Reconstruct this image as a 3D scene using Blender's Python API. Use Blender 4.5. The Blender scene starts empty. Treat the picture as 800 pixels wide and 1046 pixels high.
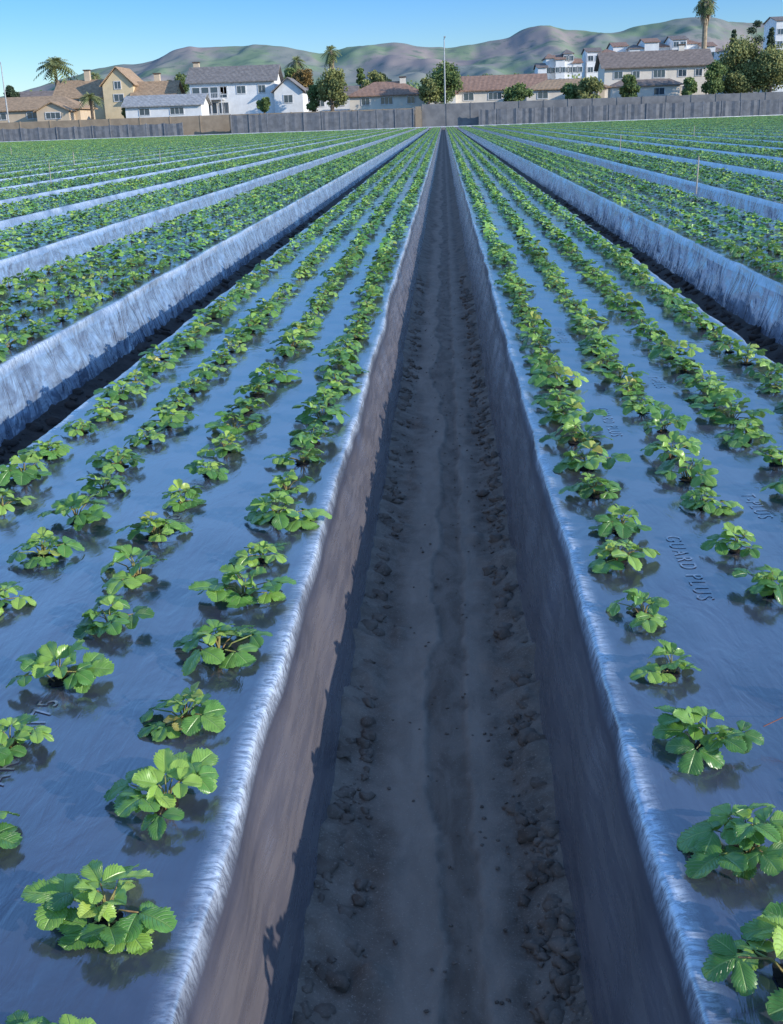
import bpy, math, random
import numpy as np
from mathutils import Matrix, Vector, Euler
random.seed(7); np.random.seed(7)
scene=bpy.context.scene
COL=scene.collection
R=math.radians

# ------------------------------------------------------------------ helpers
def vnoise(x,y,seed=0):
    x=np.asarray(x,dtype=np.float64); y=np.asarray(y,dtype=np.float64)
    x,y=np.broadcast_arrays(x,y)
    ix=np.floor(x); iy=np.floor(y); fx=x-ix; fy=y-iy
    def h(a,b):
        v=np.sin(a*127.1+b*311.7+seed*74.7)*43758.5453
        return v-np.floor(v)
    ux=fx*fx*(3-2*fx); uy=fy*fy*(3-2*fy)
    a=h(ix,iy); b=h(ix+1,iy); c=h(ix,iy+1); d=h(ix+1,iy+1)
    return ((a*(1-ux)+b*ux)*(1-uy)+(c*(1-ux)+d*ux)*uy)*2-1
def fbm(x,y,seed=0,o=4,g=.5):
    s=0;a=1;f=1
    for i in range(o):
        s=s+a*vnoise(np.asarray(x)*f+i*13.7,np.asarray(y)*f+i*7.3,seed+i); a*=g; f*=2.03
    return s
def sstep(a,b,x):
    t=np.clip((x-a)/(b-a),0,1); return t*t*(3-2*t)

def new_obj(name,verts,faces,mats=(),parent=None,smooth=False,midx=None):
    me=bpy.data.meshes.new(name)
    me.from_pydata([tuple(v) for v in verts],[],[tuple(f) for f in faces])
    for m in mats: me.materials.append(m)
    if midx is not None: me.polygons.foreach_set('material_index',list(midx))
    if smooth: me.polygons.foreach_set('use_smooth',[True]*len(me.polygons))
    me.update()
    ob=bpy.data.objects.new(name,me); COL.objects.link(ob)
    if parent: ob.parent=parent
    return ob
def grid_mesh(name,X,Y,Z,mat,smooth=True,attr=None):
    ny,nx=X.shape
    co=np.stack([X,Y,Z],-1).reshape(-1,3).astype(np.float32)
    i=np.arange(ny*nx).reshape(ny,nx)
    q=np.stack([i[:-1,:-1],i[:-1,1:],i[1:,1:],i[1:,:-1]],-1).reshape(-1,4)
    me=bpy.data.meshes.new(name)
    me.vertices.add(len(co)); me.vertices.foreach_set('co',co.ravel())
    me.loops.add(q.size); me.loops.foreach_set('vertex_index',q.ravel().astype(np.int32))
    me.polygons.add(len(q)); me.polygons.foreach_set('loop_start',np.arange(0,q.size,4,dtype=np.int32))
    me.polygons.foreach_set('use_smooth',np.full(len(q),smooth))
    if attr:
        for k,v in attr.items():
            a=me.attributes.new(k,'FLOAT','POINT'); a.data.foreach_set('value',np.asarray(v,dtype=np.float32).ravel())
    me.materials.append(mat); me.update(calc_edges=True); me.validate()
    ob=bpy.data.objects.new(name,me); COL.objects.link(ob); return ob
def empty(name,loc=(0,0,0),rz=0):
    e=bpy.data.objects.new(name,None); COL.objects.link(e); e.location=loc; e.rotation_euler=(0,0,rz); e.empty_display_size=.2; return e
def box(name,mat,c,s,parent=None):
    x,y,z=c; a,b,h=s[0]/2,s[1]/2,s[2]/2
    v=[(x+i*a,y+j*b,z+k*h) for k in(-1,1) for j in(-1,1) for i in(-1,1)]
    f=[(0,2,3,1),(4,5,7,6),(0,1,5,4),(2,6,7,3),(0,4,6,2),(1,3,7,5)]
    return new_obj(name,v,f,[mat],parent)
def tube(pts,rads,n=6):
    V=[];F=[]
    for i,(p,r) in enumerate(zip(pts,rads)):
        p=Vector(p)
        d=(Vector(pts[min(i+1,len(pts)-1)])-Vector(pts[max(i-1,0)])).normalized()
        a=d.orthogonal().normalized(); b=d.cross(a)
        for k in range(n):
            t=2*math.pi*k/n
            V.append(p+(a*math.cos(t)+b*math.sin(t))*r)
    for i in range(len(pts)-1):
        for k in range(n):
            k2=(k+1)%n
            F.append((i*n+k,i*n+k2,(i+1)*n+k2,(i+1)*n+k))
    F.append(tuple(range((len(pts)-1)*n,len(pts)*n)))
    return V,F
class MB:
    def __init__(s): s.v=[];s.f=[];s.m=[];s.uv=[];s.t=[]
    def add(s,V,F,m=0,uv=None,t=0.5):
        o=len(s.v); s.v+= [tuple(v) for v in V]; s.f+=[tuple(i+o for i in f) for f in F]; s.m+=[m]*len(F)
        s.uv += uv if uv is not None else [(0,0)]*len(V)
        s.t += [t]*len(V)
    def mesh(s,name,mats,smooth=True):
        me=bpy.data.meshes.new(name); me.from_pydata(s.v,[],s.f)
        for m in mats: me.materials.append(m)
        me.polygons.foreach_set('material_index',s.m)
        me.polygons.foreach_set('use_smooth',[smooth]*len(s.f))
        uvl=me.uv_layers.new(name='UVMap'); li=np.zeros(len(me.loops),dtype=np.int32); me.loops.foreach_get('vertex_index',li)
        uvl.data.foreach_set('uv',np.array(s.uv,dtype=np.float32)[li].ravel())
        a=me.attributes.new('tint','FLOAT','POINT'); a.data.foreach_set('value',np.array(s.t,dtype=np.float32))
        me.update(); return me

# ------------------------------------------------------------------ material helpers
def mat_new(name):
    m=bpy.data.materials.new(name); m.use_nodes=True
    nt=m.node_tree; b=nt.nodes['Principled BSDF']; return m,nt,b
def N(nt,t,**k):
    n=nt.nodes.new(t)
    for a,v in k.items(): setattr(n,a,v)
    return n
def mixc(nt,fac,a,b,bt='MIX'):
    n=N(nt,'ShaderNodeMix',data_type='RGBA',blend_type=bt)
    for s,v in ((0,fac),(6,a),(7,b)):
        if isinstance(v,bpy.types.NodeSocket): nt.links.new(v,n.inputs[s])
        elif s==0: n.inputs[0].default_value=v
        else: n.inputs[s].default_value=(*v,1)
    return n.outputs[2]
def math_(nt,op,a,b=None,clamp=False):
    n=N(nt,'ShaderNodeMath',operation=op); n.use_clamp=clamp
    for i,v in enumerate((a,b)):
        if v is None: continue
        if isinstance(v,bpy.types.NodeSocket): nt.links.new(v,n.inputs[i])
        else: n.inputs[i].default_value=v
    return n.outputs[0]
def noise(nt,vec,scale,detail=4,rough=.5,dist=0):
    n=N(nt,'ShaderNodeTexNoise'); n.inputs['Scale'].default_value=scale; n.inputs['Detail'].default_value=detail
    n.inputs['Roughness'].default_value=rough; n.inputs['Distortion'].default_value=dist
    if vec is not None: nt.links.new(vec,n.inputs['Vector'])
    return n.outputs['Fac']
def ramp(nt,fac,a,b):
    n=N(nt,'ShaderNodeMapRange',interpolation_type='SMOOTHSTEP'); nt.links.new(fac,n.inputs[0])
    n.inputs[1].default_value=a; n.inputs[2].default_value=b; return n.outputs[0]
def bump(nt,h,strength,dist,normal=None):
    n=N(nt,'ShaderNodeBump'); n.inputs['Strength'].default_value=strength; n.inputs['Distance'].default_value=dist
    nt.links.new(h,n.inputs['Height'])
    if normal is not None: nt.links.new(normal,n.inputs['Normal'])
    return n.outputs[0]
def objco(nt): return N(nt,'ShaderNodeTexCoord').outputs['Object']
def mapped(nt,vec,sc):
    n=N(nt,'ShaderNodeMapping'); n.inputs['Scale'].default_value=sc; nt.links.new(vec,n.inputs['Vector']); return n.outputs[0]

def simple(name,c1,c2=None,scale=3,rough=.8,bs=.3,bd=.02,spec=.3):
    m,nt,b=mat_new(name); co=objco(nt); c2=c2 or tuple(x*.75 for x in c1)
    f=noise(nt,co,scale,6,.6)
    nt.links.new(mixc(nt,ramp(nt,f,.35,.65),c2,c1),b.inputs['Base Color'])
    b.inputs['Roughness'].default_value=rough; b.inputs['Specular IOR Level'].default_value=spec
    nt.links.new(bump(nt,noise(nt,co,scale*6,4),bs,bd),b.inputs['Normal'])
    return m

# plastic mulch film
def plastic_mat():
    m,nt,b=mat_new('plastic_mulch_film'); co=objco(nt)
    edge_glint=N(nt,'ShaderNodeAttribute',attribute_name='edge_glint').outputs['Fac']
    wall=N(nt,'ShaderNodeAttribute',attribute_name='wall').outputs['Fac']
    pale_sheen=N(nt,'ShaderNodeAttribute',attribute_name='pale_sheen').outputs['Fac']
    blot=ramp(nt,noise(nt,mapped(nt,co,(1.6,1,1)),1.8,6,.65,.5),.3,.7)
    base=mixc(nt,blot,(.030,.034,.058),(.064,.070,.105))
    dustn=noise(nt,mapped(nt,co,(5,1.2,14)),3,5,.6)
    dust=math_(nt,'MULTIPLY',wall,math_(nt,'ADD',math_(nt,'MULTIPLY',ramp(nt,dustn,.15,.8),.7),.3))
    base=mixc(nt,math_(nt,'MULTIPLY',dust,.8),base,(.165,.142,.14))
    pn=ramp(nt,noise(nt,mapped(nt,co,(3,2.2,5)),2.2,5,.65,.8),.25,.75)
    base=mixc(nt,math_(nt,'MULTIPLY',pale_sheen,math_(nt,'ADD',math_(nt,'MULTIPLY',pn,.7),.25)),base,(.26,.36,.50))  # sky reflection on the outer bed walls, painted in as pale blue
    sp=ramp(nt,noise(nt,co,90,3,.7),.66,.74)
    base=mixc(nt,math_(nt,'MULTIPLY',sp,.3),base,(.14,.12,.10))
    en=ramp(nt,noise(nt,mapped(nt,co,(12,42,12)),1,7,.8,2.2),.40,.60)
    ef=math_(nt,'MULTIPLY',edge_glint,math_(nt,'ADD',math_(nt,'MULTIPLY',en,.75),.25))
    base=mixc(nt,math_(nt,'MULTIPLY',ef,.95),base,(.66,.74,.86))  # glossy shoulder highlights painted into the base colour as a ragged pale band
    nt.links.new(base,b.inputs['Base Color'])
    r=math_(nt,'ADD',math_(nt,'MULTIPLY',noise(nt,co,7,4),.14),.06)
    r=math_(nt,'ADD',r,math_(nt,'MULTIPLY',dust,.20))
    nt.links.new(r,b.inputs['Roughness'])
    b.inputs['IOR'].default_value=2.1; b.inputs['Specular IOR Level'].default_value=.8
    n1=noise(nt,mapped(nt,co,(7,2.5,7)),1.6,3,.5,.8)
    n3=noise(nt,mapped(nt,co,(30,8,30)),1,4,.6,1.0)
    n2=noise(nt,mapped(nt,co,(16,60,16)),1,6,.75,1.2)
    n2=math_(nt,'MULTIPLY',n2,math_(nt,'ADD',math_(nt,'MULTIPLY',edge_glint,1.0),.03))
    n4=math_(nt,'MULTIPLY',pale_sheen,noise(nt,mapped(nt,co,(3,5,2.2)),1,3,.5,1.5))
    nb=bump(nt,n1,.35,.010); nb=bump(nt,n3,.4,.003,nb); nb=bump(nt,n2,.6,.004,nb); nb=bump(nt,n4,.7,.06,nb)
    nt.links.new(nb,b.inputs['Normal'])
    return m
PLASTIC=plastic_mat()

def soil_mat(name,dark,light,smoothmask=True):
    m,nt,b=mat_new(name); co=objco(nt)
    f=noise(nt,co,9,8,.65)
    c=mixc(nt,ramp(nt,f,.3,.7),dark,light)
    c=mixc(nt,ramp(nt,noise(nt,co,160,3,.7),.58,.72),c,tuple(x*1.5 for x in light))
    if smoothmask:
        at=N(nt,'ShaderNodeAttribute',attribute_name='track').outputs['Fac']
        sm=N(nt,'ShaderNodeAttribute',attribute_name='smoothz').outputs['Fac']
        f2=noise(nt,mapped(nt,co,(7,2.5,1)),2,6,.6,.6)
        sc=mixc(nt,ramp(nt,f2,.3,.7),tuple(x*1.0 for x in light),tuple(x*1.35 for x in light))
        c=mixc(nt,sm,c,sc)
        tc=mixc(nt,ramp(nt,f2,.35,.65),tuple(x*1.2 for x in dark),tuple(x*.95 for x in light))
        c=mixc(nt,at,c,tc)
        c=mixc(nt,math_(nt,'MULTIPLY',ramp(nt,noise(nt,co,230,2,.6),.64,.72),.4),c,(.5,.44,.37))
    nt.links.new(c,b.inputs['Base Color']); b.inputs['Roughness'].default_value=.8
    b.inputs['Specular IOR Level'].default_value=.3
    h=bump(nt,noise(nt,co,45,6,.7),.6,.010); nt.links.new(h,b.inputs['Normal'])
    return m
SOIL=soil_mat('furrow_soil_mat',(.120,.090,.070),(.240,.188,.150))
SOILD=soil_mat('dark_soil_mat',(.020,.016,.015),(.055,.045,.040),False)
FIELD=simple('ground_mat',(.17,.14,.10),(.10,.085,.06),.05,.95)

# strawberry leaf
def leaf_mat(detail=True):
    m,nt,b=mat_new('strawberry_leaf')
    t=N(nt,'ShaderNodeAttribute',attribute_name='tint').outputs['Fac']
    rnd=N(nt,'ShaderNodeObjectInfo').outputs['Random']
    tt=math_(nt,'ADD',math_(nt,'MULTIPLY',t,.75),math_(nt,'MULTIPLY',rnd,.25))
    cr=N(nt,'ShaderNodeValToRGB'); nt.links.new(tt,cr.inputs[0])
    e=cr.color_ramp.elements; e[0].position=0; e[0].color=(.035,.115,.035,1); e[1].position=.78; e[1].color=(.37,.56,.10,1)
    x=cr.color_ramp.elements.new(.42); x.color=(.115,.29,.055,1)
    x=cr.color_ramp.elements.new(.93); x.color=(.46,.40,.08,1)
    x=cr.color_ramp.elements.new(.985); x.color=(.30,.11,.04,1)
    c=cr.outputs[0]
    b.inputs['Roughness'].default_value=.30; b.inputs['Specular IOR Level'].default_value=.65
    if detail:
        uv=N(nt,'ShaderNodeTexCoord').outputs['UV']; sep=N(nt,'ShaderNodeSeparateXYZ'); nt.links.new(uv,sep.inputs[0])
        u=math_(nt,'ABSOLUTE',math_(nt,'SUBTRACT',sep.outputs[0],.5)); v=sep.outputs[1]
        fr=math_(nt,'FRACT',math_(nt,'MULTIPLY',math_(nt,'SUBTRACT',v,math_(nt,'MULTIPLY',u,.75)),8))
        tri=math_(nt,'ABSOLUTE',math_(nt,'SUBTRACT',fr,.5))
        vein=ramp(nt,tri,.36,.5)
        mid=math_(nt,'SUBTRACT',1.0,ramp(nt,u,.0,.05))
        vein=math_(nt,'MAXIMUM',math_(nt,'MULTIPLY',vein,.6),mid)
        c=mixc(nt,math_(nt,'MULTIPLY',vein,.5),c,(.42,.60,.20))
        g=N(nt,'ShaderNodeNewGeometry')
        c=mixc(nt,math_(nt,'MULTIPLY',g.outputs['Backfacing'],.5),c,(.28,.40,.18))
        hh=math_(nt,'SUBTRACT',1.0,vein)
        nt.links.new(bump(nt,hh,.7,.0028),b.inputs['Normal'])
        tr=N(nt,'ShaderNodeBsdfTranslucent'); nt.links.new(mixc(nt,.5,c,(.36,.56,.03)),tr.inputs[0])
        mx=N(nt,'ShaderNodeMixShader'); mx.inputs[0].default_value=.22
        nt.links.new(b.outputs[0],mx.inputs[1]); nt.links.new(tr.outputs[0],mx.inputs[2])
        nt.links.new(mx.outputs[0],nt.nodes['Material Output'].inputs[0])
    nt.links.new(c,b.inputs['Base Color'])
    return m
LEAF=leaf_mat(); LEAFF=leaf_mat(False)
STEM=simple('strawberry_stem',(.22,.30,.08),(.26,.16,.07),20,.5)
HOLE=simple('planting_hole_soil',(.03,.025,.022),(.012,.010,.010),30,.95)

# ------------------------------------------------------------------ field layout (metres, z=0 is bed top)
BEDW=1.30; FURW=.75; PITCH=BEDW+FURW
FX0,FX1=-.405,.342
H=.39
YEND=196.0
beds=[]
for i in range(38): 
    b=FX0-i*PITCH; beds.append((b-BEDW,b,-1-i))
for i in range(30):
    a=FX1+i*PITCH; beds.append((a,a+BEDW,1+i))

def top_h(x,y):
    return .0035*fbm(x*3.1,y*1.3,5,3)+.006*vnoise(x*.9,y*.5,9)-.004
def yrows(y0,base,k,y1=YEND):
    ys=[y0]
    while ys[-1]<y1: ys.append(ys[-1]+max(base,k*abs(ys[-1])))
    ys[-1]=y1; return np.array(ys)
for (xa,xb,idx) in beds:
    near=abs(idx)==1; mid=abs(idx)<=3
    y0=-1.5 if abs(idx)<=4 else max(0.0,(min(abs(xa),abs(xb))/.45)-6)
    if y0>YEND-10: continue
    ys=yrows(y0,.010 if near else (.03 if mid else .08),.0042 if near else (.007 if mid else .012))
    nw,nsn,nt_=(12,8,26) if near else ((8,6,12) if mid else (4,3,4))
    prof=[]
    slope=.135
    RR=.014
    for j in range(nw): 
        t=j/nw; prof.append((-slope*(1-t)**1.15-.004,-(H+.05)*(1-t)-RR*t,0,1))
    for j in range(nsn):
        a=j/nsn*math.pi/2; r=RR
        prof.append((r-r*math.cos(a)-.004,-r+r*math.sin(a),1,1-j/nsn))
    half=list(prof)
    tops=[RR]+[.020,.026,.034]+[(.045+(BEDW-.09)*j/nt_) for j in range(nt_+1)]
    tops+= [BEDW-.034,BEDW-.026,BEDW-.020,BEDW-RR]
    P=[]
    for s,z,e,w in half: P.append((s,z,e,w,-1))
    for s in tops:
        d=min(s,BEDW-s); P.append((s,0,max(0,1-(d-RR)/.028)**1.6,0,0))
    for s,z,e,w in reversed(half): P.append((BEDW-s,z,e,w,1))
    S=np.array([p[0] for p in P])[None,:]; Zp=np.array([p[1] for p in P])[None,:]
    E=np.array([p[2] for p in P])[None,:]; Wl=np.array([p[3] for p in P])[None,:]
    Y=np.repeat(ys[:,None],len(P),1)
    X=xa+np.repeat(S,len(ys),0); Z=np.repeat(Zp,len(ys),0)
    sd=np.where(S<BEDW/2,-1,1)+np.zeros_like(X)
    seed=idx*3.3
    wand=.007*vnoise(Y*.9+seed,sd*5,3)+.003*vnoise(Y*4+seed,sd*7,4)
    nearE=np.exp(-np.minimum(S,BEDW-S).clip(0)/.12)
    X=X+sd*wand*nearE
    depth=np.clip(-Z/H,0,1)
    inner=(idx==-1)&(sd>0)|(idx==1)&(sd<0)
    fa=np.where(inner,.5,1.3)
    fold=fa*(.018*vnoise(Y*2.6+depth*.7+seed,depth*1.3+sd*9,11)+.014*vnoise(Y*6+depth*1.5+seed,depth*2.5+sd,12))*np.sin(np.clip(depth*1.1+.12,0,1)*math.pi)
    X=X+sd*fold
    cr=(vnoise(Y*30+seed+vnoise(Y*7,sd,2)*1.5,depth*2+sd*3+S*60,21)*.5+vnoise(Y*90+seed,sd*3+S*90,22)*.5)
    fade=np.clip(1.2-Y/18,.0,1)
    Z=Z+E*cr*.0018*fade+E*.002*vnoise(Y*5+seed,sd*2.,23)
    X=X+sd*E*Wl*cr*.003*fade
    Z=Z+np.where(Wl<.01,top_h(X,Y)*np.clip((np.minimum(S,BEDW-S)-RR)/.1,0,1),0)
    wz=np.clip(Wl+0*X,0,1)*sstep(.02,.10,-Z)
    pale_sheen=np.where(inner,.0,1.)*sstep(.0,.05,-Z)*(1-.55*sstep(.22,.40,-Z))
    edge_glint=(E+0*X)*np.clip(.8+.5*vnoise(Y*3+seed,sd*4,31)+.3*vnoise(Y*17+seed,sd*4,32),.25,1)
    grid_mesh('plastic_covered_bed',X,Y,Z,PLASTIC,True,{'edge_glint':edge_glint,'wall':wz*np.where(inner,1,.3),'pale_sheen':pale_sheen})

# furrows
def furrow(xc,w,mat,name,seed,near,zbase=-.385,nx=60,base=.010,k=.0055,y0=-1.5):
    ys=yrows(y0,base,k); xs=np.linspace(-w/2,w/2,nx)
    X,Y=np.meshgrid(xs,ys)
    a=np.abs(X)/(w/2)
    wob=.040*vnoise(Y*1.1,0*Y,seed)+.022*vnoise(Y*3.3,0*Y,seed+1)
    sc_=.022*np.abs(vnoise(Y*6,0*Y,seed+2))+.006*vnoise(Y*30,0*Y,seed+3)
    d=np.abs(X-.02+.6*wob)-(.045+wob*.5+sc_)
    track=1-sstep(-.010,.006,d)
    d2=np.abs(X-.0+.4*wob)-(.115+wob*.7+sc_)
    smooth=1-sstep(-.03,.05,d2)
    rough=fbm(X*16,Y*16,seed+5,4)*.006+np.maximum(0,fbm(X*9,Y*9,seed+9,3))**1.5*.022
    Z=zbase+rough*(1-smooth*.88)+.05*sstep(.5,1.0,a)+.003*fbm(X*9,Y*5,seed+4,3)
    Z=Z-.007*track+.0045*np.exp(-((d-.004)/.007)**2)
    return grid_mesh(name,X+xc,Y,Z,mat,True,{'track':track,'smoothz':smooth})
furrow((FX0+FX1)/2,.62,SOIL,'furrow_soil',31,True)
for i in range(1,30):
    for s in(-1,1):
        if s>0 and i>26: continue
        xc=(FX0+FX1)/2+s*i*PITCH
        y0=-1.5 if i<3 else max(0,abs(xc)/.45-6)
        if y0>YEND-10: continue
        furrow(xc,.62,SOILD,'furrow_soil',40+i*2+s,False,nx=22 if i<3 else 7,base=.025 if i<3 else .2,k=.008 if i<3 else .02,y0=y0)

def clods(name,xc,n,ymax,mat,smin,smax,seed,ymin=.6,pw=3.5):
    rng=np.random.RandomState(seed)
    import bmesh
    bm=bmesh.new(); bmesh.ops.create_icosphere(bm,subdivisions=2,radius=1)
    bv=np.array([v.co[:] for v in bm.verts]); bf=np.array([[v.index for v in f.verts] for f in bm.faces]); bm.free()
    VV=[];FF=[]
    for i in range(n):
        y=ymin+(ymax-ymin)*rng.rand()**1.8
        sgn=1 if rng.rand()<.66 else -1
        off=.265-abs(rng.normal(0,.040)) if rng.rand()<.90 else rng.rand()*.24
        x=xc+sgn*off
        s=smin+(smax-smin)*rng.rand()**pw
        if off<.17: s=min(s,.004)
        v=bv*np.array([1,1.2,.7])*s*(1+.2*rng.randn(3).clip(-1,1))
        a=rng.rand()*6.28; c,sn=math.cos(a),math.sin(a)
        nz=1+.50*vnoise(bv[:,0]*2.2+i*3.1,bv[:,1]*2.2+bv[:,2]*2.7,i%17)+.35*vnoise(bv[:,0]*5+i,bv[:,2]*5+bv[:,1]*4,3)
        v=v*nz[:,None]
        v=np.stack([v[:,0]*c-v[:,1]*sn,v[:,0]*sn+v[:,1]*c,v[:,2]],1)
        zb=-.382+.05*max(0,(off/.31-.5)/.5)**1.5
        v+=np.array([x,y,zb+s*.05]); VV.append(v); FF.append(bf+i*len(bv))
    V=np.concatenate(VV);F=np.concatenate(FF)
    ob=new_obj(name,V.tolist(),F.tolist(),[mat],None,True); return ob
CL=soil_mat('clod_mat',(.110,.082,.064),(.20,.155,.124),False)
clods('soil_clods',(FX0+FX1)/2,4600,12,CL,.003,.027,3,pw=5)
clods('soil_clods',(FX0+FX1)/2-PITCH,1500,22,SOILD,.01,.045,4,ymin=2)
clods('soil_clods',(FX0+FX1)/2+PITCH,1200,24,SOILD,.01,.045,5,ymin=2)

# ------------------------------------------------------------------ strawberry plants
def leaflet(L,W,fold,curl,nv,nu,rng,teeth=True):
    V=[];UV=[];F=[]
    for i in range(nv+1):
        v=i/nv
        if v<.52: w=(v/.52)**.55
        else: w=math.sqrt(max(0,1-((v-.52)/.49)**2))
        w=max(w,.03)*W/2
        tt=(1.0 if i%2 else .87) if (teeth and v>.15) else 1
        for j in range(nu+1):
            u=j/nu*2-1
            ed=abs(u)
            ww=w*(1-(1-tt)*ed**4)
            x=u*ww; y=v*L+(.03*L*(1 if i%2 else -1) if teeth and ed>.95 and .15<v<.97 else 0)
            z=fold*abs(x)-curl*(v**2)*L-.9*curl*(ed**2.2)*w
            z+= .0014*math.sin(v*L*260+u*2)*ed if teeth else 0
            V.append((x,y,z)); UV.append((j/nu,v))
    for i in range(nv):
        for j in range(nu):
            a=i*(nu+1)+j; F.append((a,a+1,a+nu+2,a+nu+1))
    return V,F,UV
def plant(mb,rng,ox=0,oy=0,size=1,nv=18,nu=8,stems=True,nl=None):
    n=nl or rng.randint(9,13); base_az=rng.random()*6.28
    for i in range(n):
        inner=i>=n*.55
        az=base_az+i*2.399+rng.uniform(-.45,.45)
        r=(rng.uniform(.004,.028) if inner else rng.uniform(.030,.075))*size
        h=(rng.uniform(.032,.060) if inner else rng.uniform(.016,.046))*size
        L=(rng.uniform(.028,.046) if inner else rng.uniform(.038,.060))*size
        tilt=R(rng.uniform(-5,40)) if inner else R(rng.uniform(-22,14))
        t=rng.uniform(.45,.9) if inner else rng.uniform(.0,.75)
        if (not inner) and rng.random()<.015: t=rng.choice([.95,1.1])
        px,py=ox+math.cos(az)*r,oy+math.sin(az)*r
        roll=R(rng.uniform(-22,22)); fold=rng.uniform(.1,.5) if not inner else rng.uniform(.3,.9); curl=rng.uniform(.05,.4)
        M=Matrix.Translation((px,py,h))@Matrix.Rotation(az-math.pi/2,4,'Z')@Matrix.Rotation(tilt,4,'X')@Matrix.Rotation(roll,4,'Y')
        for k,(sa,sc) in enumerate(((0,1),(R(78),.9),(R(-78),.9))):
            V,F,UV=leaflet(L*sc,L*sc*rng.uniform(.84,1.0),fold,curl,nv,nu,rng,nv>8)
            Mk=M@Matrix.Rotation(sa+rng.uniform(-.15,.15),4,'Z')@Matrix.Translation((0,.004,0))@Matrix.Rotation(R(rng.uniform(-14,12)),4,'X')
            P=[Mk@Vector(v) for v in V]
            for p in P:
                if p.z<.006: p.z=.006+.002*abs(math.sin(p.x*300))
            mb.add(P,F,0,UV,max(0,min(1.2,t+rng.uniform(-.06,.06))))
        if stems:
            p0=(ox+rng.uniform(-.006,.006),oy+rng.uniform(-.006,.006),-.005)
            pm=((px-ox)*.4+ox,(py-oy)*.4+oy,h*.75)
            V,F=tube([p0,pm,(px,py,h)],[.0024,.0018,.0014],5)
            mb.add(V,F,1)
def hole(mb,rng,r=.026,n=14,ox=0,oy=0):
    V=[(ox,oy,.008)]
    for k in range(n):
        a=k*2*math.pi/n; rr=r*rng.uniform(.75,1.25)
        V.append((ox+rr*math.cos(a),oy+rr*math.sin(a),.003))
    mb.add(V,[(0,1+k,1+(k+1)%n) for k in range(n)],2)
HI=[];MID=[];FAR=[]
for i in range(12):
    rng=random.Random(100+i); mb=MB(); plant(mb,rng,size=rng.uniform(.92,1.15)); hole(mb,rng); HI.append(mb.mesh('strawberry_hi',[LEAF,STEM,HOLE]))
for i in range(6):
    rng=random.Random(200+i); mb=MB(); plant(mb,rng,size=1.10,nv=4,nu=2,stems=False,nl=9); hole(mb,rng,n=7); MID.append(mb.mesh('strawberry_mid',[LEAFF,STEM,HOLE]))
SP=.318
for i in range(5):
    rng=random.Random(300+i); mb=MB()
    for k in range(4): plant(mb,rng,rng.uniform(-.02,.02),(k-1.5)*SP+rng.uniform(-.04,.04),1.08,2,2,False,7)
    FAR.append(mb.mesh('strawberry_far',[LEAFF,STEM,HOLE]))
def coll(name,meshes):
    c=bpy.data.collections.new(name)
    for k,me in enumerate(meshes):
        o=bpy.data.objects.new(me.name,me); c.objects.link(o)
    return c
CH=coll('strawberry_variants_near',HI); CM=coll('strawberry_variants_mid',MID); CF=coll('strawberry_variants_far',FAR)
def scatter(name,pts,rots,scl,idx,c):
    me=bpy.data.meshes.new(name); me.vertices.add(len(pts)); me.vertices.foreach_set('co',np.array(pts,dtype=np.float32).ravel())
    a=me.attributes.new('rot','FLOAT_VECTOR','POINT'); a.data.foreach_set('vector',np.array(rots,dtype=np.float32).ravel())
    a=me.attributes.new('scl','FLOAT','POINT'); a.data.foreach_set('value',np.array(scl,dtype=np.float32))
    a=me.attributes.new('vidx','INT','POINT'); a.data.foreach_set('value',np.array(idx,dtype=np.int32))
    ob=bpy.data.objects.new(name,me); COL.objects.link(ob)
    g=bpy.data.node_groups.new(name+'_scatter','GeometryNodeTree')
    g.interface.new_socket('Geometry',in_out='INPUT',socket_type='NodeSocketGeometry')
    g.interface.new_socket('Geometry',in_out='OUTPUT',socket_type='NodeSocketGeometry')
    gi=g.nodes.new('NodeGroupInput'); go=g.nodes.new('NodeGroupOutput')
    ip=g.nodes.new('GeometryNodeInstanceOnPoints'); ci=g.nodes.new('GeometryNodeCollectionInfo')
    ci.inputs['Collection'].default_value=c; ci.inputs['Separate Children'].default_value=True; ci.inputs['Reset Children'].default_value=True
    def na(t,n):
        x=g.nodes.new('GeometryNodeInputNamedAttribute'); x.data_type=t; x.inputs['Name'].default_value=n; return [o for o in x.outputs if o.enabled and o.name=='Attribute'][0]
    g.links.new(gi.outputs[0],ip.inputs['Points']); g.links.new(ci.outputs[0],ip.inputs['Instance'])
    ip.inputs['Pick Instance'].default_value=True
    g.links.new(na('INT','vidx'),ip.inputs['Instance Index'])
    g.links.new(na('FLOAT_VECTOR','rot'),ip.inputs['Rotation']); g.links.new(na('FLOAT','scl'),ip.inputs['Scale'])
    g.links.new(ip.outputs[0],go.inputs[0])
    md=ob.modifiers.new('scatter','NODES'); md.node_group=g
    return ob
near=[];mid=[];far=[]
rng=random.Random(5)
for (xa,xb,idx) in beds:
    for r_ in range(4):
        x=xa+.155+r_*(BEDW-.31)/3
        ph=.10+(.16 if r_%2 else 0)+rng.uniform(-.04,.04)
        y=1.25-SP*3+ph
        while y<YEND-1:
            if abs(x)>.43*y+1.5: y+=SP; continue
            if y<45:
                if rng.random()>.012:
                    xx=x+rng.gauss(0,.014); yy=y+rng.gauss(0,.022)
                    z=float(top_h(xx,yy))+.001
                    s=rng.uniform(.80,1.2)
                    tup=((xx,yy,z),(rng.uniform(-.08,.08),rng.uniform(-.08,.08),rng.uniform(0,6.28)),s)
                    (near if y<11 else mid).append(tup)
                y+=SP
            else:
                far.append(((x+rng.gauss(0,.02),y,0.0),(0,0,rng.choice([0,math.pi])),rng.uniform(.95,1.1))); y+=SP*4
near.sort(key=lambda t:t[0][1])
front=near[:36]; near=near[36:]
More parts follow.
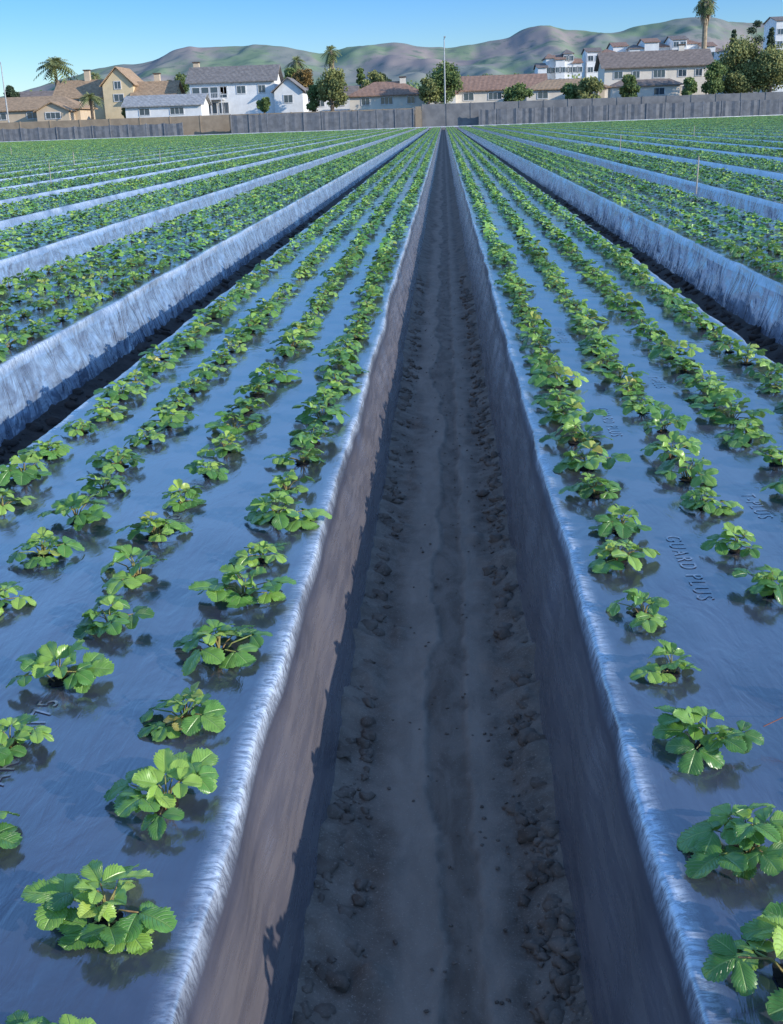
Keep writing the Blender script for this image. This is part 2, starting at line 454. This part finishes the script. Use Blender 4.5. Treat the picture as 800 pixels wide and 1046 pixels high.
for k,(p,ro,s) in enumerate(front):
    o=bpy.data.objects.new('strawberry_plant',HI[k%12]); COL.objects.link(o); o.location=p; o.rotation_euler=ro; o.scale=(s,s,s)
def sc(name,L,c,n): scatter(name,[t[0] for t in L],[t[1] for t in L],[t[2] for t in L],[rng.randrange(n) for _ in L],c)
sc('strawberry_plant_rows',near,CH,12); sc('strawberry_plant_rows',mid,CM,6); sc('strawberry_plant_rows',far,CF,5)
print('plants',len(near),len(mid),len(far))

# printed lettering
m,nt,b=mat_new('film_print'); co=objco(nt)
b.inputs['Roughness'].default_value=.16; b.inputs['IOR'].default_value=2.1; b.inputs['Specular IOR Level'].default_value=.8
nt.links.new(mixc(nt,ramp(nt,noise(nt,co,50,4),.38,.62),(.085,.095,.135),(.20,.215,.26)),b.inputs['Base Color']); PRINT=m
def lettering(txt,x,y,size,flip=1):
    cu=bpy.data.curves.new('t','FONT'); cu.body=txt; cu.size=size; cu.space_character=1.3
    to=bpy.data.objects.new('t',cu); COL.objects.link(to)
    dg=bpy.context.evaluated_depsgraph_get(); me=bpy.data.meshes.new_from_object(to.evaluated_get(dg))
    bpy.data.objects.remove(to)
    for v in me.vertices:
        X,Y=v.co.x,v.co.y
        nx,ny=(x-Y*flip,y+X*flip)
        v.co=(nx,ny,float(top_h(nx,ny))+.0022)
    me.materials.clear(); me.materials.append(PRINT)
    o=bpy.data.objects.new('printed_lettering',me); COL.objects.link(o)
bl=FX0-BEDW; 
for yy in (2.35,3.6,5.6): lettering('T-PLUS 1773',bl+.48,yy,.065)
for yy in (1.75,3.2,5.0): lettering('GUARD 2175',bl+.98-.155,yy,.065)
for yy in (2.6,4.2,6.2): lettering('GUARD PLUS',FX1+.30,yy+.6,.065,-1)
for yy in (3.6,5.4): lettering('T-PLUS',FX1+.62,yy,.065,-1)

V,F=tube([(.62,2.02,.03),(.72,2.04,.07),(.83,2.06,.05),(.95,2.05,.09),(1.05,2.1,.03)],[.0013]*5,5)
new_obj('strawberry_runner',V,F,[simple('runner_mat',(.35,.14,.10),rough=.5)],None,True)

# ------------------------------------------------------------------ ground & hills
def gz(x,y): 
    return -.47+3.5*sstep(203,218,y)+3*sstep(240,420,y)+6*sstep(400,2200,y)
xs=np.concatenate([np.linspace(-6000,-200,24),np.linspace(-180,180,30),np.linspace(200,6000,24)])
ys=np.concatenate([np.linspace(-300,196,14),np.linspace(200,260,30),np.linspace(280,7000,50)])
X,Y=np.meshgrid(xs,ys); grid_mesh('ground',X,Y,gz(X,Y)+0*X,FIELD)

m,nt,b=mat_new('hill_grass'); co=objco(nt)
c=mixc(nt,ramp(nt,noise(nt,mapped(nt,co,(1,.6,1)),.0022,6,.6),.42,.60),(.23,.24,.19),(.32,.255,.215))
c=mixc(nt,math_(nt,'MULTIPLY',ramp(nt,noise(nt,co,.004,6,.65),.44,.60),.9),c,(.19,.27,.12))
c=mixc(nt,math_(nt,'MULTIPLY',ramp(nt,noise(nt,co,.016,6,.7),.54,.66),.7),c,(.11,.14,.10))
c=mixc(nt,.16,c,(.27,.34,.47))  # distance haze baked into the hill colour
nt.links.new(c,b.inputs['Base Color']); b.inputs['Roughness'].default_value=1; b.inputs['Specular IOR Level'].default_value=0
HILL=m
pb=np.array([-900,-600,-453,-393,-353,-303,-253,-193,-123,-53,-3,47,67,107,157,227,267,347,600,900])
ph=np.array([20,30,42,58,68,74,82,82,74,84,91,90,86,91,84,89,93,88,76,60])*3.12
xs=np.linspace(-3000,2800,560); ys=np.linspace(2300,5200,200)
X,Y=np.meshgrid(xs,ys)
prof=np.interp(X/Y*4000/3.28,pb,ph)
t=(Y-2300)/(4000-2300)
rmp=np.where(t<1,np.clip(t,0,1)**1.1,1-.5*(t-1))
rid=1-np.sqrt(fbm(X/480,Y/900,51,3)**2+.01)
rid2=1-np.sqrt(fbm(X/190,Y/420,61,4)**2+.006)
Z=prof*rmp*Y/4000*(.88+.10*rid+.03*rid2)+ (rid-.6)*30*np.clip(t*(1.6-t)*1.6,0,1)+(rid2-.5)*34*np.clip(t,0,1)*(t<1)*(1.12-t)*2
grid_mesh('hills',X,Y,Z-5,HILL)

# ------------------------------------------------------------------ fences
GREYF=simple('windscreen_fabric',(.20,.205,.22),(.14,.145,.155),1.2,.8)
TANW=simple('block_wall_mat',(.36,.28,.20),(.29,.225,.16),.8,.9)
CONC=simple('concrete_wall_mat',(.24,.235,.235),(.17,.17,.175),.6,.9)
POST=simple('fence_post_mat',(.25,.25,.26),rough=.5)
K=.00082
def spot(bx,D): return bx*K*D
def wall_run(name,x0,x1,y,z0,z1,mat,step=3.0,th=.15,postmat=None,wave=0.0,cap=True):
    e=empty(name,((x0+x1)/2,y,0)); n=max(1,int((x1-x0)/step)); cx=(x0+x1)/2
    V=[];F=[]
    m_=n*6
    for i in range(m_+1):
        x=x0+(x1-x0)*i/m_; dz=-wave*abs(math.sin(i/6*math.pi)) + random.uniform(-wave,wave)*.3
        yy=random.uniform(-1,1)*wave*.6
        for (a,z) in ((-th/2,z0),(-th/2,z1+dz),(th/2,z1+dz),(th/2,z0)): V.append((x-cx,a+yy,z))
    for i in range(m_):
        for k in range(3): a=i*4+k; F.append((a,a+4,a+5,a+1))
    new_obj('panels',V,F,[mat],e)
    PV=MB()
    for i in range(n+1):
        x=x0+(x1-x0)*i/n-cx
        a=.08; h0=z0; h1=z1+.08
        v=[(x+p*a,q*(th/2+.04)-.02,z) for z in(h0,h1) for q in(-1,1) for p in(-1,1)]
        PV.add(v,[(0,2,3,1),(4,5,7,6),(0,1,5,4),(2,6,7,3),(0,4,6,2),(1,3,7,5)])
    me=PV.mesh('posts',[postmat or mat],False); o=bpy.data.objects.new('posts',me); COL.objects.link(o); o.parent=e
    return e
wall_run('windscreen_fence',-84,-44,199,-.5,2.15,GREYF,3,.06,POST,.12)
wall_run('block_wall',-84,-5,204,-.5,3.2,TANW,5,.2)
wall_run('windscreen_fence',-36,-5,201,-.5,3.1,GREYF,3,.06,POST,.10)
wall_run('concrete_wall',-3.5,74,202,-.5,3.7,CONC,4,.2)
wall_run('windscreen_fence',6,74,200.5,-.5,2.6,GREYF,3,.06,POST,.12)
box('gate_pillar',TANW,(-4.2,201.5,1.4),(1.0,.6,4.0))

# ------------------------------------------------------------------ buildings
def wallm(n,c): return simple(n,c,tuple(x*.88 for x in c),.7,.9,.2,.01)
WHITE=wallm('white_stucco',(.80,.80,.79)); CREAM=wallm('cream_stucco',(.76,.69,.59)); TAN=wallm('tan_stucco',(.62,.49,.35)); YEL=wallm('yellow_stucco',(.70,.56,.35))
def roofm(n,c):
    m,nt,b=mat_new(n); co=objco(nt)
    w=N(nt,'ShaderNodeTexWave',wave_type='BANDS',bands_direction='X'); w.inputs['Scale'].default_value=1.3; w.inputs['Distortion'].default_value=.4
    nt.links.new(co,w.inputs['Vector'])
    f=noise(nt,co,1.5,6,.7)
    c1=mixc(nt,ramp(nt,f,.3,.7),tuple(x*.65 for x in c),tuple(x*1.15 for x in c))
    nt.links.new(mixc(nt,math_(nt,'MULTIPLY',w.outputs['Fac'],.3),c1,tuple(x*.45 for x in c)),b.inputs['Base Color'])
    b.inputs['Roughness'].default_value=.9; nt.links.new(bump(nt,w.outputs['Fac'],.6,.08),b.inputs['Normal']); return m
RBR=roofm('brown_shingle',(.27,.215,.185)); RGR=roofm('grey_shingle',(.26,.235,.22)); RTILE=roofm('clay_tile',(.38,.23,.165)); RTAN=roofm('tan_tile',(.46,.31,.19))
m,nt,b=mat_new('window_glass'); b.inputs['Base Color'].default_value=(.05,.075,.10,1); b.inputs['Roughness'].default_value=.08; b.inputs['Specular IOR Level'].default_value=.9
nt.links.new(bump(nt,noise(nt,objco(nt),1.5,2),.1,.02),b.inputs['Normal']); GLASS=m
TRIM=simple('white_trim',(.72,.72,.72),rough=.6); TRIMB=simple('brown_trim',(.12,.08,.06),rough=.7)
def roof_part(mat,parent,x0,x1,y0,y1,z,h,kind='gable_x',oh=.6,th=.18,name='roof'):
    a,b_,c,d=x0-oh,x1+oh,y0-oh,y1+oh; V=[];F=[]
    ym=(c+d)/2; xm=(a+b_)/2
    if kind=='gable_x': r=[(a,ym,z+h),(b_,ym,z+h)]
    elif kind=='gable_y': r=[(xm,c,z+h),(xm,d,z+h)]
    else:
        q=min((d-c)/2,(b_-a)/2-.2); r=[(a+q,ym,z+h),(b_-q,ym,z+h)]
    base=[(a,c,z),(b_,c,z),(b_,d,z),(a,d,z)]
    for s in (0,-th):
        V+=[(x,y,zz+s) for x,y,zz in base]+[(x,y,zz+s) for x,y,zz in r]
    if kind=='gable_y':
        T=[(0,4,5,3),(1,2,5,4)]; ends=[(0,1,4),(2,3,5)]
    else:
        T=[(0,1,5,4),(2,3,4,5)]; ends=[(1,2,5),(3,0,4)]
    F+=T; F+=[tuple(i+6 for i in reversed(f)) for f in T]
    if kind=='hip': F+=ends
    else:
        for e in ends:
            p,q_,r_=e; F+=[(p,r_,r_+6,p+6),(r_,q_,q_+6,r_+6)]
    for i,j in((0,1),(1,2),(2,3),(3,0)):
        if kind=='gable_x' and (i,j) in((1,2),(3,0)): continue
        if kind=='gable_y' and (i,j) in((0,1),(2,3)): continue
        F.append((i,i+6,j+6,j))
    new_obj(name,V,F,[mat],parent)
def body(mat,parent,x0,x1,y0,y1,z0,z1,h=0,kind='gable_x',name='walls'):
    ym=(y0+y1)/2; xm=(x0+x1)/2
    V=[(x0,y0,z0),(x1,y0,z0),(x1,y1,z0),(x0,y1,z0),(x0,y0,z1),(x1,y0,z1),(x1,y1,z1),(x0,y1,z1)]
    F=[(0,1,5,4),(1,2,6,5),(2,3,7,6),(3,0,4,7)]
    if h and kind=='gable_x': V+=[(x0,ym,z1+h),(x1,ym,z1+h)]; F+=[(7,4,8),(5,6,9)]
    if h and kind=='gable_y': V+=[(xm,y0,z1+h),(xm,y1,z1+h)]; F+=[(4,5,8),(6,7,9)]
    if not h: F.append((4,5,6,7))
    new_obj(name,V,F,[mat],parent)
def window(parent,x,z,w,h,y0,trim=TRIM,mull=1):
    def bx(n,mat,c,s): box(n,mat,(c[0],c[1],c[2]),s,parent)
    bx('window_glass',GLASS,(x,y0-.01,z),(w,.06,h))
    t=.12
    bx('window_trim',trim,(x,y0-.04,z+h/2+t/2),(w+2*t,.12,t)); bx('window_trim',trim,(x,y0-.04,z-h/2-t/2),(w+2*t,.14,t))
    bx('window_trim',trim,(x-w/2-t/2,y0-.037,z),(t,.11,h)); bx('window_trim',trim,(x+w/2+t/2,y0-.037,z),(t,.11,h))
    for k in range(mull): bx('mullion',trim,(x-w/2+w*(k+1)/(mull+1),y0-.05,z),(.07,.05,h))
def block(e,mat,rmat,x0,x1,y0,y1,z1,rh,kind,wins=(),oh=.6,trim=TRIM):
    body(mat,e,x0,x1,y0,y1,-1,z1,rh*.93 if kind!='hip' else 0,kind)
    roof_part(rmat,e,x0,x1,y0,y1,z1+.02,rh,kind,oh)
    for w in wins: window(e,w[0],w[1],w[2],w[3],y0,trim,w[4] if len(w)>4 else 1)
def chimney(e,x,y,z,h,mat=TAN): 
    box('chimney',mat,(x,y,z),(1.1,.9,h),e); box('chimney_cap',TRIMB,(x,y,z+h/2+.1),(1.4,1.2,.2),e)

G=3.0
e=empty('two_storey_house',(spot(214,240),240,G+.3),R(0))
block(e,CREAM,RBR,-10.2,10.4,0,10,6.4,3.1,'gable_x',[(-7.5,5,1.6,1.3),(-4,5,1.3,1.2),(.5,5,2.2,1.3,2),(5,5,1.5,1.2),(8.2,5,1.2,1.2),(-6,1.9,2,1.4),(0,1.9,2.4,1.4,2),(6,1.9,1.8,1.4)],.8)
block(e,CREAM,RBR,-9,4,-3.5,-.02,2.9,1.1,'hip',[(-6,1.7,1.8,1.2),(0,1.7,2,1.2)])
chimney(e,5.5,5,9.2,2.2,CREAM)
e=empty('white_two_storey_house',(spot(-211,230),230,G),R(0))
block(e,WHITE,RGR,-9,7.5,0,9,6.4,3.0,'gable_x',[(-2.4,4.9,1.3,1.3),(1,4.9,1.6,1.3),(5,4.9,1.3,1.3)],.7)
block(e,WHITE,RGR,7.55,13,-1.5,7,4.2,2.6,'gable_y',[(10.2,2.9,1.6,1.3)],.6)
box('balcony_deck',TRIM,(-5.6,-1.3,3.3),(6.6,2.56,.22),e)
for x in(-8.8,-6.7,-4.6,-2.5): box('balcony_post',TRIM,(x,-2.5,1.1),(.18,.18,4.18),e)
for k in range(4): window(e,-7.8+k*1.75,4.55,1.4,1.9,-.0,TRIM,0)
box('balcony_rail',TRIM,(-5.6,-2.5,4.4),(6.6,.08,.1),e)
for k in range(22): box('baluster',TRIM,(-8.8+k*.31,-2.5,3.88),(.05,.05,.93),e)
for k in range(3): window(e,-7.2+k*2.3,1.7,1.8,1.9,-.0,TRIM,1)
chimney(e,-8.3,5,9.3,1.8,TAN)
e=empty('white_ranch_house',(spot(-285,216),216,G-.6))
block(e,WHITE,roofm('pale_roof',(.42,.42,.42)),-7.5,6.5,0,7,2.9,1.9,'gable_x',[(-4,1.9,1.8,1.1),(2,1.9,2.4,1.1,2)])
e=empty('tan_gabled_house',(spot(-338,232),232,G))
block(e,YEL,RTAN,-12,-2,1,11,4.6,3.4,'gable_x',[(-8,3.6,1.6,1.3)])
block(e,YEL,RTAN,-2,4,0,10,6.6,3.4,'gable_y',[(1,6.6,1.2,1.3),(1,4.3,1.8,1.2)],.5)
block(e,YEL,RTAN,4.05,12,-1,8,4.2,3.0,'gable_x',[(7,3.4,1.7,1.1),(10,3.4,1.2,1.1)])
chimney(e,-6.5,6,8.5,2.4,TAN); chimney(e,8,4,7.4,2.2,TAN)
e=empty('tile_roof_house',(spot(-425,218),218,G-.7))
block(e,TAN,RTAN,-12,9,0,9,3.1,2.4,'hip',[(-6,2.1,2,1.1),(0,2.1,2,1.1),(5,2.1,1.5,1.1)])
block(e,TAN,RTAN,2,8,-3.5,-.02,2.7,1.6,'gable_y',[(5,1.9,2.6,1.0,2)],.5)
e=empty('tile_roof_house',(spot(-405,250),250,G))
block(e,CREAM,RBR,-8,8,0,9,4.6,2.2,'gable_x',[(-3,3.4,1.6,1.1),(3,3.4,1.6,1.1)])
e=empty('ranch_house',(spot(-52,226),226,G))
block(e,CREAM,RTILE,-8,6,0,9,2.9,2.5,'hip',[(-5,1.9,1.5,1.2),(-1,1.9,2.2,1.2,2),(3.6,1.9,1.4,1.2)])
block(e,WHITE,RTILE,6.5,12,-1,7,2.7,1.6,'gable_x',[(9,1.8,1.4,1.1)])
chimney(e,2,4,5.2,1.6,CREAM)
e=empty('ranch_house',(spot(58,228),228,G))
block(e,CREAM,RTILE,-9,8.5,0,9,3.2,2.7,'gable_x',[(-6,2.1,1.8,1.2),(-1,2.1,2.4,1.2,2),(5,2.1,1.6,1.2)])
e=empty('ranch_house',(spot(128,224),224,G))
block(e,CREAM,RTAN,-8,7,0,8,2.9,1.7,'hip',[(-5,1.9,1.8,1.2),(1,1.9,2.4,1.2,2)])
block(e,TAN,RBR,2,6,-3,-.02,2.7,1.2,'gable_y',[(4,1.8,1.5,1.0)],.4)
e=empty('ranch_house',(spot(-115,238),238,G))
block(e,WHITE,RBR,-5,5,0,8,3.2,2.0,'gable_x',[(-2,2.1,1.5,1.2),(2,2.1,1.5,1.2)])
rg=random.Random(3)
def complex_(bx0,bx1,D,segs,zb,name):
    x0,x1=spot(bx0,D),spot(bx1,D); e=empty(name,(x0,D,zb)); w=(x1-x0)/len(segs)
    for i,h in enumerate(segs):
        a=i*w; yo=rg.uniform(-4,4)+ (i%2)*.3
        wins=[(a+w*.5*(q+.5),z,1.4,1.3,1) for q in range(2) for z in np.arange(2.2,h-1,3.0)]
        block(e,WHITE,RTILE if i%3 else RBR,a+.02,a+w-.02,yo,yo+12,h,1.3,'hip' if i%2 else 'gable_x',wins,.4)
complex_(95,140,340,[9,11.5,11,12.5,10],5,'white_apartment_building')
complex_(143,285,350,[13,12.5,14.5,13.5,15,14,15.5,14.5,13.5,12],5,'white_apartment_building')
complex_(326,380,330,[17,16,17.5],6,'white_apartment_building')

# ------------------------------------------------------------------ trees
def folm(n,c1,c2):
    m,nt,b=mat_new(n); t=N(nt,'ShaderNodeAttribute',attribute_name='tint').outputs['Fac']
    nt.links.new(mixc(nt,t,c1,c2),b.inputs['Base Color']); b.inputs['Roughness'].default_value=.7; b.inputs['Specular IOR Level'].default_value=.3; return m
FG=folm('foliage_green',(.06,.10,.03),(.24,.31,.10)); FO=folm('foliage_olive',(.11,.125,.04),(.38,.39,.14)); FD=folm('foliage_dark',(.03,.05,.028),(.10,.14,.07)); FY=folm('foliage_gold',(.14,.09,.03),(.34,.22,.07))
BARK=simple('bark',(.17,.13,.10),(.09,.07,.05),4,.95)
PALMF=folm('palm_frond',(.08,.11,.035),(.26,.29,.12))
THATCH=simple('palm_thatch',(.42,.33,.22),(.28,.21,.14),2)
def tree(x,y,z,h,w,fol,name='broadleaf_tree',seed=0,cone=False,nb=16,nleaf=230,ls=.48):
    rg=random.Random(seed); mb=MB(); th=h*.35
    if cone: blobs=[((rg.uniform(-.1,.1)*w*(1-k/nb),rg.uniform(-.1,.1)*w,h*(.1+.88*k/nb)),w*.5*(1-k/nb)**.7+.2) for k in range(nb)]
    else:
        blobs=[]
        for k in range(nb):
            a=rg.uniform(0,6.28); q=rg.random()**.5; zz=rg.uniform(.22,.88)
            lim=math.sin(min(1,max(.05,(zz-.08)/.87))*math.pi)**.5
            rb=w*rg.uniform(.14,.25)
            blobs.append(((math.cos(a)*q*(w/2-rb)*lim,math.sin(a)*q*(w/2-rb)*lim,h*zz),rb))
    lean=rg.uniform(-.3,.3)
    V,F=tube([(0,0,-1),(lean*.3,0,th*.6),(lean,0,th),(lean,0,h*.7)],[w*.045+.1,w*.035+.08,w*.03+.06,.05],7); mb.add(V,F,0)
    for (c,rb) in blobs:
        if not cone:
            V,F=tube([(lean,0,th*rg.uniform(.7,1.1)),((c[0]+lean)*.5,c[1]*.5,(th+c[2])*.5),c],[w*.02+.05,w*.012+.03,.02],5); mb.add(V,F,0)
        br=rg.uniform(-.2,.2)
        for i in range(nleaf):
            d=Vector((rg.gauss(0,1),rg.gauss(0,1),rg.gauss(0,1))).normalized()*rb*(rg.uniform(.35,1.15))
            d.z*=.8
            p=Vector(c)+d; s=ls*rg.uniform(.5,1.2)
            M=Euler((rg.uniform(0,6.28),rg.uniform(0,6.28),0)).to_matrix()
            q=[p+M@Vector(v)*s for v in((-.5,0,0),(0,-.35,.1),(.5,0,0),(0,.35,.1))]
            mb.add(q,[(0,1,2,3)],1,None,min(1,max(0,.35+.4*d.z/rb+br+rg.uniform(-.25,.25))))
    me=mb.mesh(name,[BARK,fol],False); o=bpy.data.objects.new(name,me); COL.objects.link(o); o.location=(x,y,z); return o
def palm(x,y,z,h,cr,name='palm_tree',seed=0,n=44,skirt=True,tr=.28,droop=1.0):
    rg=random.Random(seed); mb=MB()
    V,F=tube([(0,0,-1),(.15,0,h*.3),(.1,0,h*.7),(0,0,h)],[tr*1.3,tr,tr*.85,tr*.9],9); mb.add(V,F,2 if skirt else 0)
    for i in range(n):
        az=rg.uniform(0,6.28); el=R(rg.uniform(-50,80)) if skirt else R(rg.uniform(-20,80))
        L=cr*rg.uniform(.8,1.1); d=Vector((math.cos(az)*math.cos(el),math.sin(az)*math.cos(el),math.sin(el)))
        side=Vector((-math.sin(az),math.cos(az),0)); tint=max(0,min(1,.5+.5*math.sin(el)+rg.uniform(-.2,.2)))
        K_=9
        P=[Vector((0,0,h))+d*L*t+Vector((0,0,-1))*droop*L*.55*t*t for t in [k/K_ for k in range(K_+1)]]
        for k in range(1,K_):
            for s in(-1,1):
                ll=cr*.30*math.sin(math.pi*(k+.6)/(K_+1)); dn=Vector((0,0,-.5*ll))
                tip=P[k]+side*s*ll+(P[k+1]-P[k])*.9+dn
                mb.add([P[k],P[k]+(P[k+1]-P[k])*.7,tip],[(0,1,2)],1,None,tint)
        V,F=tube([P[0],P[4],P[9]],[.05,.035,.01],3); mb.add(V,F,1,None,tint)
    if skirt:
        for i in range(160):
            az=rg.uniform(0,6.28); q=rg.random(); r0=tr*(1.0+1.6*(1-q)); z0=h-q*cr*1.5
            a=Vector((math.cos(az)*r0,math.sin(az)*r0,z0)); s=Vector((-math.sin(az),math.cos(az),0))*.2
            mb.add([a-s,a+s,a+Vector((math.cos(az)*.15,math.sin(az)*.15,-1.1))],[(0,1,2)],2)
    me=mb.mesh(name,[BARK,PALMF,THATCH],False); o=bpy.data.objects.new(name,me); COL.objects.link(o); o.location=(x,y,z)
def zt(px,y,D): return ((122-(px-453)*.0349)-y)*D*.000776+1.2
def TR(px,ytop,wpx,D,fol,seed,**k):
    g=float(gz(0,D)); tree(spot(px-453,D),D,g,zt(px,ytop,D)-g,wpx*K*D,fol,seed=seed,**k)
def PA(px,ytop,D,cr,seed,**k):
    g=float(gz(0,D)); palm(spot(px-453,D),D,g,zt(px,ytop,D)-g-cr*.55,cr,seed=seed,**k)
TR(340,69,40,221,FO,1,nb=18); TR(312,60,26,246,FY,2); TR(298,66,20,250,FG,22)
TR(455,65,44,222,FG,3,nb=18); TR(438,80,26,220,FO,4)
TR(748,42,56,228,FO,5,nb=26,nleaf=420); TR(780,50,48,226,FO,6,nb=24,nleaf=380); TR(725,62,30,224,FG,7)
TR(762,18,24,300,FD,8); TR(778,28,16,296,FD,18,cone=True); TR(741,30,14,300,FD,9,cone=True)
TR(528,87,34,215,FG,10,name='garden_shrub'); TR(600,81,30,216,FO,11,name='garden_shrub'); TR(583,84,26,218,FG,12,name='garden_shrub')
TR(185,74,28,248,FG,13); TR(172,80,20,245,FD,14); TR(385,70,30,262,FO,15); TR(370,66,14,270,FG,16); TR(395,72,18,262,FD,17)
TR(500,76,30,262,FG,19); TR(525,78,30,262,FD,20); TR(640,78,24,226,FG,21,name='garden_shrub'); TR(270,98,16,218,FG,23,name='garden_shrub')
TR(10,84,18,236,FD,24); TR(130,100,20,219,FO,25,name='garden_shrub'); TR(322,86,22,224,FG,26); TR(700,80,18,222,FG,27,name='garden_shrub')
PA(57,55,240,4.2,1,n=60,skirt=False,tr=.4); PA(90,92,214,2.4,2,skirt=False,n=40); PA(341,46,262,2.6,3,n=40); PA(305,56,255,2.6,4,n=36)
PA(712,-1,250,2.5,5,n=110,tr=.6); PA(97,72,262,2,6,n=34)
mb=MB(); rg=random.Random(44)
for i in range(300):
    D=rg.uniform(300,520); x=rg.uniform(-.42,.33)*D; hh=rg.uniform(3,8); g=float(gz(0,D)); rb=rg.uniform(2,4.5)
    for j in range(60):
        d=Vector((rg.gauss(0,1),rg.gauss(0,1),rg.gauss(0,1))).normalized()*rb*rg.uniform(.5,1.1)
        p=Vector((x,D,g+hh*.6))+Vector((d.x,d.y,d.z*hh/rb*.45)); s=rg.uniform(.5,1.1)
        M=Euler((rg.uniform(0,6.28),rg.uniform(0,6.28),0)).to_matrix()
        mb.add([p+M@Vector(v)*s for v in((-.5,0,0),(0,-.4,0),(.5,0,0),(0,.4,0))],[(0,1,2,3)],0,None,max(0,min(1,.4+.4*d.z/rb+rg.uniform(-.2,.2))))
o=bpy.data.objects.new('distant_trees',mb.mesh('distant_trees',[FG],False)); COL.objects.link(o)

# ------------------------------------------------------------------ poles, stakes
METAL=simple('pole_metal',(.45,.46,.46),rough=.45)
def lamp_post(x,y,z,h):
    e=empty('street_lamp',(x,y,z))
    V,F=tube([(0,0,-1),(0,0,h*.5),(0,0,h)],[.16,.12,.08],10); new_obj('pole',V,F,[METAL],e,True)
    V,F=tube([(0,0,h-.2),(.1,-.5,h+.1),(.1,-1.2,h+.15)],[.06,.05,.05],6); new_obj('arm',V,F,[METAL],e,True)
    box('lamp_head',METAL,(.1,-1.45,h+.13),(.35,.8,.18),e)
lamp_post(spot(2,214),214,2.4,zt(455,41,214)-2.4)
lamp_post(spot(-451,214),214,2.4,zt(3,64,214)-2.4)
STK=simple('stake_wood',(.45,.40,.33),rough=.8)
def stake(x,y,h=.6,t=.03):
    V,F=tube([(x,y,-.1),(x+.01,y,h*.9),(x+.01,y,h)],[t/2,t/2,t/6],6); new_obj('field_stake',V,F,[STK])
for (x,y,t) in ((-10.2,30,.02),(-14.3,45,.03),(-10.2,42,.025),(4.15,19.5,.022),(6.2,42,.03),(12.5,60,.03),(-26,70,.035)): stake(x,y,.5,t)
PIPE=simple('irrigation_pipe_mat',(.6,.62,.65),rough=.4)
V,F=tube([(-80,197.3,.0),(-30,197.3,.02),(20,197.3,0),(70,197.3,.02)],[.12]*4,8); new_obj('irrigation_pipe',V,F,[PIPE],None,True)

# ------------------------------------------------------------------ light, sky, camera
SE,SAZ=19.0,113.0
w=bpy.data.worlds.new('World'); scene.world=w; w.use_nodes=True; nt=w.node_tree
sky=nt.nodes.new('ShaderNodeTexSky'); sky.sky_type='NISHITA'; sky.sun_disc=False; sky.sun_elevation=R(SE); sky.sun_rotation=R(SAZ)
sky.air_density=1.0; sky.dust_density=.1; sky.ozone_density=3.0; sky.altitude=50
bg=nt.nodes['Background']; bg.inputs[1].default_value=.15
tc=nt.nodes.new('ShaderNodeTexCoord'); sp=nt.nodes.new('ShaderNodeSeparateXYZ'); nt.links.new(tc.outputs['Generated'],sp.inputs[0])
up=ramp(nt,sp.outputs[2],.09,.36)
lo=ramp(nt,sp.outputs[2],.0,.12)
zen=ramp(nt,sp.outputs[2],.42,.85)
tint=mixc(nt,lo,(.78,.95,1.16),(.40,.74,1.24))
tint=mixc(nt,up,tint,(1.75,2.2,2.55))
tint=mixc(nt,zen,tint,(1.55,1.65,1.85))
tn=mixc(nt,1.0,sky.outputs[0],tint,'MULTIPLY')
nt.links.new(tn,bg.inputs[0])
L=bpy.data.lights.new('sun','SUN'); L.energy=5.0; L.angle=R(.5); L.color=(1,.92,.79)
so=bpy.data.objects.new('sun',L); COL.objects.link(so)
d=Vector((math.sin(R(SAZ))*math.cos(R(SE)),math.cos(R(SAZ))*math.cos(R(SE)),math.sin(R(SE))))
so.rotation_euler=d.to_track_quat('Z','Y').to_euler(); so.location=d*50
cam=bpy.data.cameras.new('camera'); co=bpy.data.objects.new('camera',cam); COL.objects.link(co)
cam.sensor_fit='VERTICAL'; cam.sensor_height=24; cam.lens=24*1150/1046; cam.clip_start=.05; cam.clip_end=20000
Mx=Matrix.Rotation(R(3.15),4,'Z')@Matrix.Rotation(R(90-19.13),4,'X')@Matrix.Rotation(R(-2.0),4,'Z')
co.matrix_world=Matrix.Translation((0,0,1.2))@Mx
scene.camera=co
scene.view_settings.view_transform='Standard'; scene.view_settings.look='None'; scene.view_settings.exposure=0
